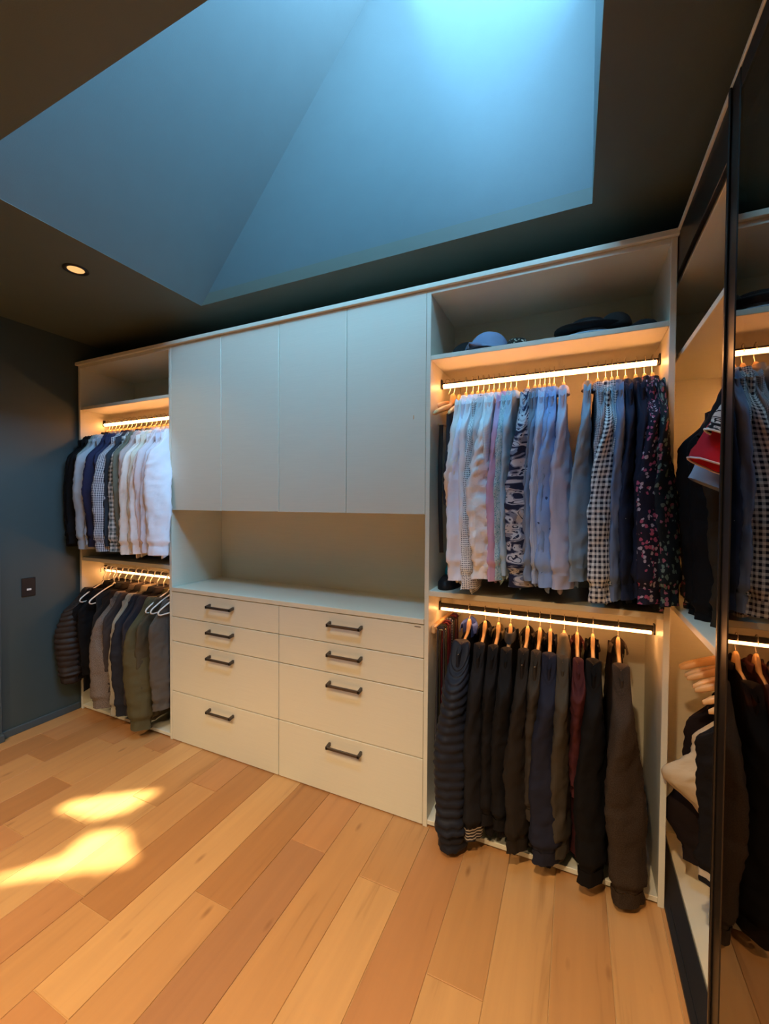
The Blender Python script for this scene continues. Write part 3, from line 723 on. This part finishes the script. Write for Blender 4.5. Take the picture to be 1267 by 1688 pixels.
# --- shirts in the tower next to the switch wall --------------------------------------------------------
G3 = 'shirts on the upper rail next to the switch wall'; H3 = 'wooden hangers of the upper rail next to the switch wall'
ul = [
 (-.850, 'black jacket pressed against the switch wall side', 'wall side black jacket', BLK('blk1', (.010, .010, .011)), dict(twist=.5, fwd=.0, sw=.062, sleeveth=.022, L=.86, collar='stand')),
 (-.818, 'black shirt second from the switch wall', 'second black shirt', BLK('blk2', (.013, .013, .015)), dict(twist=.5, fwd=.01, L=.84, sw=.062)),
 (-.775, 'dark charcoal shirt behind the light grey one', 'dark charcoal shirt', BLK('char2', (.03, .032, .034)), dict(twist=.3, fwd=.0, L=.82)),
 (-.735, 'thin mint grey shirt between charcoal and light grey', 'mint grey shirt', F('mintgrey', a=(.30, .34, .33)), dict(twist=.3, fwd=.01, L=.84)),
 (-.695, 'light grey blue shirt with full sleeve next to navy one', 'light grey blue shirt', F('lgb', a=(.38, .42, .47)), dict(twist=.9, fwd=.03, sw=.068, sleeveth=.022, L=.87, sdx=-.0)),
 (-.650, 'folded edge grey shirt behind the light grey blue one', 'folded edge grey shirt', F('feg', a=(.30, .33, .38)), dict(twist=.3, fwd=.0, L=.84)),
 (-.605, 'plain dark navy shirt between grey and fine gingham', 'plain dark navy shirt', F('navy3', a=(.022, .026, .07)), dict(twist=.8, fwd=.025, sw=.068, sleeveth=.022, L=.85)),
 (-.560, 'deep indigo shirt behind the fine gingham one', 'deep indigo shirt', F('indigo', a=(.03, .035, .08)), dict(twist=.3, fwd=.0, L=.84)),
 (-.505, 'shirt in fine navy and white gingham', 'fine gingham shirt', F('fg', 'gingham', a=(.02, .025, .06), b=(.66, .66, .70), s=.011), dict(twist=.85, fwd=.028, sw=.068, sleeveth=.022, L=.875)),
 (-.455, 'charcoal blue shirt between the two checked shirts', 'charcoal blue shirt', F('cb', a=(.03, .04, .055)), dict(twist=.3, fwd=.0, L=.84)),
 (-.400, 'white shirt in wide grey green plaid', 'grey green plaid shirt', F('ggp', 'plaid', a=(.09, .11, .11), b=(.66, .66, .64), c=(.03, .04, .04), s=.028), dict(twist=.8, fwd=.02, sw=.062, sleeveth=.02, L=.87)),
 (-.355, 'olive trimmed grey shirt right behind the plaid one', 'olive trimmed shirt', F('otg', a=(.16, .16, .12)), dict(twist=.3, fwd=-.005, L=.83)),
 (-.310, 'rose beige shirt before the row of white shirts', 'rose beige shirt', F('rb', a=(.52, .42, .40)), dict(twist=.4, fwd=.0, L=.85)),
 (-.262, 'warm ivory shirt, first of the white shirts beside the plaid', 'warm ivory shirt', F('ivory', a=(.88, .80, .74)), dict(twist=.85, fwd=.03, sw=.068, sleeveth=.022, L=.88)),
 (-.215, 'thin white shirt with yellowish tint among the white shirts', 'yellowish white shirt', F('ywh', a=(.76, .70, .58)), dict(twist=.5, fwd=.01, L=.87)),
 (-.172, 'off white shirt with a narrow hanging cuff', 'narrow cuff off white shirt', F('offw', a=(.88, .80, .78)), dict(twist=.7, fwd=.02, sw=.062, L=.87)),
 (-.128, 'pinkish white shirt in the middle of the white shirts', 'pinkish white shirt', F('pinkw', a=(.78, .68, .70)), dict(twist=.6, fwd=.015, L=.86)),
 (-.085, 'cool white shirt tucked behind the front white shirt', 'cool white shirt', F('coolw', a=(.74, .70, .78)), dict(twist=.5, fwd=.01, L=.86)),
 (-.042, 'bright white shirt with wide cuff overlapping the cabinet door edge', 'wide cuff white shirt', F('brightw', a=(.90, .86, .92)), dict(twist=.95, fwd=.04, sw=.072, sleeveth=.022, L=.87, sdx=.03, th=.011)),
]
for i, (x, lab, hw_, m, kw) in enumerate(ul):
    garment('jacket' if i == 0 else 'shirt', 'jacket' if i == 0 else 'shirt', lab, x, RZ1, m, seed=70+i, rz=random.uniform(-.03, .03), group=G3, hlabel='honey wooden hanger holding the ' + hw_, hgroup=H3, **kw)

# --- coats on plastic hangers below -------------------------------------------------------------------
G4 = 'coats on the white plastic hangers'; H4 = 'white plastic hangers of the lower rail next to the switch wall'
ll = [
 (-.848, 'puffer_jacket', 'dark brown quilted puffer jacket touching the switch wall', 'brown quilted puffer', F('bpuffer', a=(.034, .024, .020), rough=.5, bump=.2), dict(puff=.045, twist=.6, fwd=.05, sw=.068, sleeveth=.034, L=.70, slen=.72, th=.026, collar='stand', sdx=.0)),
 (-.800, 'jacket', 'black suit jacket beside the brown puffer', 'first black suit jacket', BLK('suit1', (.010, .009, .010)), dict(twist=.3, fwd=.0, sw=.058, L=.78, slen=.70, th=.02)),
 (-.740, 'jacket', 'black suit jacket with an open lapel, second from the brown puffer', 'second black suit jacket', BLK('suit2', (.013, .012, .013)), dict(twist=.3, fwd=.0, sw=.058, L=.76, slen=.66, th=.02)),
 (-.670, 'vest', 'slate grey vest beside the black suit jackets', 'slate grey vest', BLK('svest', (.045, .050, .056)), dict(sl='none', L=.70, th=.026)),
 (-.610, 'jacket', 'dark mocha jacket behind the speckled blazer', 'dark mocha jacket', BLK('mocha', (.05, .038, .032)), dict(twist=.3, fwd=.0, sw=.058, L=.78, slen=.78, th=.02)),
 (-.530, 'jacket', 'speckled taupe wool blazer with a straight cuff', 'speckled taupe blazer', F('tweedt', 'tweed', a=(.12, .095, .08), b=(.23, .185, .155)), dict(twist=1.0, fwd=.03, sw=.078, sleeveth=.03, L=.84, slen=.82, th=.022)),
 (-.470, 'jacket', 'greyish brown jacket with a dark hem beside the blazer', 'dark hemmed jacket', BLK('ghem', (.10, .08, .075)), dict(twist=.3, fwd=.0, sw=.06, L=.86, slen=.80, th=.02)),
 (-.410, 'jacket', 'light khaki jacket with a slim sleeve', 'light khaki jacket', F('khaki', a=(.32, .29, .23)), dict(twist=.7, fwd=.02, sw=.058, sleeveth=.02, L=.82, slen=.85, th=.018)),
 (-.340, 'jacket', 'dark slate navy jacket between khaki and olive', 'slate navy jacket', BLK('snavy', (.04, .045, .065)), dict(twist=.7, fwd=.02, sw=.064, sleeveth=.024, L=.84, slen=.84, th=.02)),
 (-.280, 'jacket', 'grey plum jacket half covered by the olive coat', 'grey plum jacket', BLK('gplum', (.07, .06, .07)), dict(twist=.4, fwd=.01, sw=.06, L=.84, slen=.83, th=.02)),
 (-.200, 'coat', 'olive green coat with the longest wide sleeve', 'olive green coat', F('olive', a=(.085, .076, .040)), dict(twist=1.0, fwd=.04, sw=.078, sleeveth=.03, L=.86, slen=.885, th=.022, sdx=.02)),
 (-.140, 'jacket', 'dull bronze jacket between olive coat and grey one', 'dull bronze jacket', F('bronzej', a=(.07, .058, .036)), dict(twist=.4, fwd=.01, sw=.06, L=.84, slen=.80, th=.02)),
 (-.060, 'jacket', 'ash grey jacket closest to the drawers', 'ash grey jacket', F('ashg', a=(.09, .08, .07)), dict(twist=.5, fwd=.0, sw=.058, L=.76, slen=.76, th=.018, sdx=-.0)),
]
for i, (x, nm, lab, hw_, m, kw) in enumerate(ll):
    garment(nm, {'coat': 'coat', 'vest': 'vest'}.get(nm, 'jacket'), lab, x, RZ2, m, seed=100+i, rz=random.uniform(-.04, .04), group=G4, htype='plastic', hlabel='white plastic hanger holding the ' + hw_, hgroup=H4, **kw)
for k, (x, r, lab) in enumerate([(-.825, .25, 'empty white plastic hanger poking out beside the brown puffer'), (-.705, .18, 'empty white plastic hanger poking out beside the slate grey vest'),
        (-.165, .15, 'empty white hanger poking out between the olive and bronze coats'), (-.115, .12, 'empty white hanger poking out before the ash grey jacket'), (-.035, .05, 'last empty white hanger beside the drawers side panel')]):
    hanger('plastic', x, RY-.045 if k > 1 else RY-.055, RZ2-.0, r, lab, H4)

# ------------------------------------------------------------------ corner wardrobe behind the mirrored door
def corner():
    t = empty('corner_wardrobe', (2.82, -.55, 0)); ox, oy = 2.82, -.55
    def b(n, xa, xb, ya, yb, za, zb, m=CAB): return box(n, m, t, xa-ox, xb-ox, ya-oy, yb-oy, za, zb)
    b('end_panel', 2.512, 3.12, .395, .413, .0, UH-.03)
    b('back_panel', 3.108, 3.122, -1.5, .394, .0, UH-.03)
    b('side_panel', 2.56, 3.107, -1.52, -1.50, .0, UH-.03)
    b('bottom_panel', 2.576, 3.107, -1.499, .394, .004, .022)
    b('shelf', 2.53, 3.107, -1.499, .394, 1.967, 1.987); b('shelf', 2.53, 3.107, -1.499, .394, 1.056, 1.078)
    b('top_panel', 2.53, 3.107, -1.499, .394, 2.245, 2.265)
    b('fascia', 2.512, 2.526, -1.5, .394, 2.245, UH-.014, BRONZE)
    tag(t, 'pale lit corner wardrobe seen through the gap beside the mirrored door', 'wardrobe')
corner()
tag(MB().box(2.506, 2.532, -3.2, -0.015, UH-.012, UH, .002).build('track_cover', CAB), 'thin pale strip along the ceiling above the mirrored doors', 'strip')
tag(MB().box(2.511, 2.574, -3.2, .393, 0.0, .014, .002).box(2.528, 2.532, -3.2, -.003, .014, .019).build('floor_track', plain('track_black', (.02, .022, .028), .45, metal=.2)), 'black sliding door track on the floor along the mirrored doors', 'track')
rail((2.80, -1.49, 1.90), (2.80, .394, 1.90), 'black rail with glowing strip inside the corner wardrobe, under the top shelf')
rail((2.73, -1.49, 1.02), (2.73, .394, 1.02), 'black rail with glowing strip inside the corner wardrobe, under the middle shelf')

def mirror_mat():
    m, nt, b = newmat('bronze_mirror_glass'); nt.nodes.remove(b)
    g = N(nt, 'ShaderNodeBsdfGlossy'); g.inputs['Color'].default_value = (.62, .56, .50, 1); g.inputs['Roughness'].default_value = .015
    t = N(nt, 'ShaderNodeBsdfTransparent'); t.inputs['Color'].default_value = (.30, .24, .18, 1)
    mx = N(nt, 'ShaderNodeMixShader'); mx.inputs[0].default_value = .62
    nt.links.new(t.outputs[0], mx.inputs[1]); nt.links.new(g.outputs[0], mx.inputs[2])
    nt.links.new(mx.outputs[0], nt.nodes['Material Output'].inputs['Surface'])
    return m
MIR = mirror_mat()
def sliding(y1, y0, x, label):
    t = empty('mirrored_sliding_door', (x, (y0+y1)/2, .02)); oy = (y0+y1)/2; h0, h1 = 0.02, UH-.016
    def b(n, xa, xb, ya, yb, za, zb, m=BRONZE, bev=.002): return box(n, m, t, xa, xb, ya-oy, yb-oy, za-.02, zb-.02, bev)
    sw = .064
    b('stile', -.016, .016, y1-sw, y1, h0, h1); b('stile', -.016, .016, y0, y0+sw, h0, h1)
    b('stile_edge', -.021, -.0165, y1-.016, y1-.004, h0, h1)
    b('frame_rail', -.014, .014, y0+sw, y1-sw, h1-.05, h1); b('frame_rail', -.014, .014, y0+sw, y1-sw, h0, h0+.07)
    b('mirror_panel', -.0145, .0, y0+sw, y1-sw, h0+.07, h1-.05, MIR, 0)
    tag(t, label, 'sliding door')
sliding(-.545, -1.48, 2.522, 'tall sliding door of bronze mirror glass in a dark frame reflecting the clothes')
sliding(-1.49, -2.45, 2.522, 'second bronze mirror sliding door nearer the room entrance')
struct('wall_partition', PAINT_SHADED, (2.515, 3.14, -3.3, -2.46, 0, UH-.02))

# clothes inside the corner wardrobe (rail runs towards the room, so the garments face the gap)
G5 = 'clothes inside the corner wardrobe'; H5 = 'wooden hangers inside the corner wardrobe'
cw = [
 (-.455, 't_shirt', 't-shirt', 'black and white leaf print t-shirt in front of the red jersey', 'leaf print t-shirt', F('bwleaf', 'palm', a=(.01, .01, .012), b=(.60, .58, .52), c=(.1, .1, .1), s=.04, sc=2.2), dict(sl='short', L=.62, trim=F('wtrim', a=(.7, .68, .65)), sleeveth=.03)),
 (-.405, 't_shirt', 't-shirt', 'bright red jersey with white edged sleeve', 'red jersey', F('redj', a=(.46, .012, .022)), dict(sl='short', L=.75, sleeveth=.05, ssc=1.25, trim=F('wtrim2', a=(.7, .5, .5)), drop=.02)),
 (-.345, 't_shirt', 't-shirt', 'black t-shirt just behind the red jersey', 'black t-shirt', BLK('btee', (.016, .012, .012)), dict(sl='short', L=.80)),
 (-.285, 't_shirt', 't-shirt', 'pale grey blue t-shirt peeking out below the red sleeve', 'grey blue t-shirt', F('gbtee', a=(.30, .34, .42)), dict(sl='short', L=.60, drop=.11, sleeveth=.028, ssc=1.0)),
 (-.215, 'jacket', 'jacket', 'olive brown jacket with sloping shoulder behind the t-shirts', 'olive brown jacket', BLK('olbr', (.055, .042, .025)), dict(twist=.3, L=.83, th=.018, fwd=-.02)),
 (-.140, 'jacket', 'jacket', 'long black jacket reaching the middle shelf', 'long black jacket', BLK('lbj', (.008, .007, .008)), dict(twist=.4, L=.86, th=.024, sw=.07, sleeveth=.03)),
 (-.060, 'jacket', 'jacket', 'black nylon jacket behind the long black jacket', 'black nylon jacket', BLK('bnj', (.010, .009, .010)), dict(twist=.3, L=.86, th=.024, sw=.07, sleeveth=.028)),
 (.030, 'shirt', 'shirt', 'dark shirt with sparse flowers at the far end of the corner rail', 'far dark flowered shirt', F('farfl', 'floral', a=(.02, .018, .018), b=(.25, .2, .15), c=(.2, .05, .06), s=.02), dict(twist=.3, L=.86, th=.02, sw=.07)),
]
for i, (y, nm, cat, lab, hw_, m, kw) in enumerate(cw):
    garment(nm, cat, lab, 2.80, 1.90, m, y=y, seed=140+i, rz=-PI/2+random.uniform(-.05, .05), group=G5, hlabel='wooden hanger holding the ' + hw_, hgroup=H5, **kw)
for k, (y, r, words) in enumerate([(-.22, .10, 'nearest to the mirrored door'), (-.16, -.06, 'next after the nearest one'), (-.09, .16, 'tilted over its neighbours'), (-.02, .0, 'fourth from the mirrored door'), (.06, -.05, 'farthest from the mirrored door')]):
    hanger('wood', 2.73, y, 1.02, -PI/2+r, 'empty wooden hanger on the lower corner rail, ' + words, H5)
cl = [
 (-.05, 'cardigan', 'cardigan', 'cream cardigan with its sleeve bent out below the empty hangers', 'cream cardigan', F('creamc', a=(.62, .50, .34)), dict(twist=.4, L=.74, slen=.80, th=.02, bulge=.115, bpos=.50, fwd=-.02, drop=.12, hw=.085)),
 (-.30, 'jacket', 'jacket', 'black jacket with a pale hem line in the corner wardrobe', 'pale hemmed black jacket', BLK('phb', (.010, .010, .014)), dict(twist=.3, L=.73, slen=.66, th=.026, fwd=-.01, drop=.02, hw=.15, cuffm=F('palehem', 'band', a=(.006, .006, .008), b=(.4, .36, .3), s=.06))),
 (.05, 'jacket', 'jacket', 'dark plum jacket lowest behind the cream cardigan', 'dark plum jacket', BLK('dpj', (.03, .018, .018)), dict(twist=.3, L=.86, slen=.86, th=.028, fwd=.02, hw=.085, bulge=.06, bpos=.75, drop=.1)),
]
for i, (y, nm, cat, lab, hw_, m, kw) in enumerate(cl):
    garment(nm, cat, lab, 2.73, 1.02, m, y=y, seed=160+i, rz=-PI/2, group=G5, hlabel='wooden hanger holding the ' + hw_, hgroup=H5, **kw)

# ------------------------------------------------------------------ hats and small things on the shelves
def cap(loc, rz, mat, label, peakm=None, s=1.0, tilt=0.0):
    t = empty('baseball_cap', loc, rot=(tilt, 0, rz)); mb = MB(); rg = []
    for i in range(9):
        a = (PI/2)*i/8; r = .088*s*math.cos(a)**.8+.0005; z = .105*s*math.sin(a)
        rg.append([(r*math.cos(2*PI*j/20)*(1+.02*math.cos(6*PI*j/10)), r*1.12*math.sin(2*PI*j/20), z) for j in range(20)])
    mb.loft(rg, True, True).build('crown', mat, t, smooth=True)
    p = MB(); rg = []
    for i in range(7):
        q = i/6; y = -.085*s - .075*s*q; w = .072*s*math.sqrt(max(.02, 1-q**2.4))
        rg.append([(w*k/4, y+.035*s*(abs(k)/4)**2*(1-q*.3), .012 + .012*s*(1-(k/4)**2) + dz) for dz in (0, ) for k in range(-4, 5)] + [(w*k/4, y+.035*s*(abs(k)/4)**2*(1-q*.3), .008 + .012*s*(1-(k/4)**2)) for k in range(4, -5, -1)])
    p.loft(rg, True, True).build('peak', peakm or mat, t, smooth=True)
    MB().tube([(0, 0, .103*s), (0, 0, .109*s)], [.007, .004], 8).build('button', mat, t)
    tag(t, label, 'hat')
DK = F('hatblack', a=(.018, .016, .016)); GB = F('hatblue', a=(.26, .31, .44)); GY = F('hatgrey', a=(.20, .24, .29))
cap((1.735, .17, ZS1+.001), .5, DK, 'black cap lying behind the pale blue cap on the top shelf', s=.85)
cap((1.845, .135, ZS1+.001), -.35, GB, 'pale blue grey baseball cap on the top shelf', s=1.0)
def beanie(loc, mat, label, rx, ry, h, name='knitted_hat', seed=1, rz=0):
    t = MB(); rg = []
    for i in range(9):
        a = (PI/2)*i/8
        rg.append([(rx*(math.cos(a)**.5*(1+.06*noise.noise(Vector((j*.7, i*.5, seed))))+.002)*math.cos(2*PI*j/20), ry*(math.cos(a)**.5+.002)*math.sin(2*PI*j/20), h*math.sin(a)*(1+.15*noise.noise(Vector((j*.35, i, seed*3))))) for j in range(20)])
    o = t.loft(rg, True, True).build(name, mat, smooth=True, loc=loc); o.rotation_euler = (0, 0, rz)
    return tag(o, label, 'hat')
beanie((1.965, .12, ZS1+.001), F('leopard', 'floral', a=(.03, .025, .02), b=(.4, .34, .24), c=(.6, .55, .45), s=.010), 'small crumpled speckled hat beside the pale blue cap', .05, .06, .055, seed=4)
def brimmed(loc, rz, crown, brim, band, label, cr=.08, br=.145, h=.085, tilt=0):
    t = empty('brimmed_hat', loc, rot=(tilt, 0, rz)); rg = []
    for i in range(8):
        q = i/7; r = cr*(1-.14*q) if i < 6 else cr*(.80 if i == 6 else .35)
        rg.append([(r*math.cos(2*PI*j/24), r*1.15*math.sin(2*PI*j/24), .012+h*min(1, q*1.15)) for j in range(24)])
    MB().loft(rg, False, True).build('crown', crown, t, smooth=True)
    rg = []
    for r, z in ((cr*.98, .012), (br*.8, .010), (br, .020), (br, .016), (br*.8, .005), (cr*.98, .006)):
        rg.append([(r*math.cos(2*PI*j/24), r*1.12*math.sin(2*PI*j/24), z+.006*math.cos(4*PI*j/24)) for j in range(24)])
    MB().loft(rg).build('brim', brim, t, smooth=True)
    MB().loft([[(cr*k*math.cos(2*PI*j/24), cr*1.15*k*math.sin(2*PI*j/24), z) for j in range(24)] for k, z in ((1.02, .014), (1.02, .034), (.985, .036))]).build('hat_band', band, t, smooth=True)
    tag(t, label, 'hat')
brimmed((2.245, .17, ZS1+.001), .2, GY, F('hatlight', a=(.42, .46, .52)), F('hatpat', 'palm', a=(.10, .11, .13), b=(.38, .42, .48), s=.02), 'grey brimmed hat with a pale rim, lowest in the hat pile', cr=.078, br=.125, h=.040)
brimmed((2.235, .19, ZS1+.055), .2, DK, DK, F('dkband', a=(.05, .045, .04)), 'dark brown brimmed hat stacked on the grey one', cr=.075, br=.128, h=.04, tilt=.06)
cap((2.335, .16, ZS1+.052), -1.3, F('cap3', a=(.035, .03, .028)), 'dark cap with a grey peak on top of the hat pile', peakm=F('cap3p', a=(.16, .16, .15)), s=.62)
beanie((2.425, .135, ZS1+.001), DK, 'flat black wool hat at the side panel end of the top shelf', .058, .09, .05, 'flat_cap', 9)
beanie((1.675, .14, ZS2+.001), F('bag', a=(.012, .012, .014), rough=.5), 'folded black bag lying on the middle shelf under the white shirts', .048, .11, .05, 'folded_bag', 12)['category'] = 'bag'
beanie((1.668, .20, ZS2+.050), F('teal', a=(.01, .22, .26)), 'rolled teal cloth on top of the folded black bag', .030, .06, .045, 'rolled_cloth', 15)['category'] = 'cloth'
beanie((1.712, .15, ZS2+.045), F('creamb', a=(.55, .45, .30)), 'small cream pouch lying on the folded black bag', .026, .05, .028, 'small_pouch', 17)['category'] = 'pouch'
beanie((-.045, .10, ZS1+.001), DK, 'tiny dark object at the corner of the top shelf above the white shirts', .012, .02, .018, 'small_box', 18)['category'] = 'box'

# ------------------------------------------------------------------ switch and ceiling lamps
def switch():
    t = empty('light_switch', (LX, -.292, .90))
    box('plate', BLACKP, t, 0, .008, -.037, .037, -.058, .058, .002)
    box('rocker', WPLAST, t, .008, .011, -.012, .012, -.021, -.009, .001)
    tag(t, 'black wall switch plate with a small white rocker on the dark wall', 'switch')
switch()
def downlight(x, y, label, watts, spot=True):
    t = empty('recessed_downlight', (x, y, CEIL_Z))
    rg = []
    for r, z in ((.052, -.0005), (.052, -.004), (.040, -.005), (.034, .02), (.034, .05)):
        rg.append([(r*math.cos(2*PI*j/28), r*math.sin(2*PI*j/28), z) for j in range(28)])
    MB().loft(rg).build('trim_ring', BLACKP, t, smooth=True)
    MB().loft([[(r*math.cos(2*PI*j/28), r*math.sin(2*PI*j/28), z) for j in range(28)] for r, z in ((.0345, -.002), (.02, -.0035), (.001, -.004))], False, True).build('lens', LAMP, t, smooth=True)
    l = bpy.data.lights.new('downlight_lamp', 'SPOT'); l.energy = watts; l.color = (1, .70, .40); l.spot_size = math.radians(125); l.spot_blend = .7; l.shadow_soft_size = .03
    o = bpy.data.objects.new('downlight_lamp', l); C.objects.link(o); o.parent = t; o.location = (0, 0, -.012)
    tag(t, label, 'ceiling lamp')
downlight(.03, -.534, 'round recessed ceiling lamp with a dark ring near the switch wall', 3)
downlight(2.0, -1.95, 'recessed ceiling lamp above the mirrored doors', 78)
downlight(1.1, -2.5, 'recessed ceiling lamp in the middle of the room', 78)
downlight(-.1, -2.3, 'recessed ceiling lamp towards the entrance', 70)

# ------------------------------------------------------------------ added out of view above the roof: leaf shapes masking the sun into two patches
def sun_mask():
    tris = [[(-.05, -.62), (.33, -.335), (.32, -.50), (.22, -.60)], [(.18, -.97), (.62, -.67), (.42, -.575), (.31, -.65), (.34, -.77)]]
    def inside(p, poly):
        c = False; n = len(poly)
        for i in range(n):
            (x0, y0), (x1, y1) = poly[i], poly[i-1]
            if (y0 > p[1]) != (y1 > p[1]) and p[0] < (x1-x0)*(p[1]-y0)/(y1-y0)+x0: c = not c
        return c
    rnd = random.Random(11); mb = MB(); k = -1/SUN_DIR.z
    for i in range(17000):
        fx, fy = rnd.uniform(-.3, 1.05), rnd.uniform(-1.7, 0.1); r = rnd.uniform(.012, .026)
        if any(inside((fx+r*.8*math.cos(q), fy+r*.8*math.sin(q)), t) for t in tris for q in (0, 1.05, 2.1, 3.14, 4.2, 5.25)): continue
        h = rnd.uniform(4.3, 4.6); c = Vector((fx, fy, 0)) - SUN_DIR*h*k
        a = rnd.uniform(0, 6.28); t1 = Vector((math.cos(a), math.sin(a), rnd.uniform(-.4, .4))).normalized(); t2 = t1.cross(Vector((rnd.uniform(-.3, .3), rnd.uniform(-.3, .3), 1))).normalized()
        mb.poly([c-t1*r*1.6, c+t2*r*.8, c+t1*r*1.6, c-t2*r*.8], [(0, 1, 2, 3)])
    o = mb.build('sun_mask_leaves', plain('sun_mask_green', (.03, .07, .02), .6))
    tag(o, 'added unseen leaf shapes above the roof window, placed to shape the sun patches', 'leaves', kind='stuff')
sun_mask()
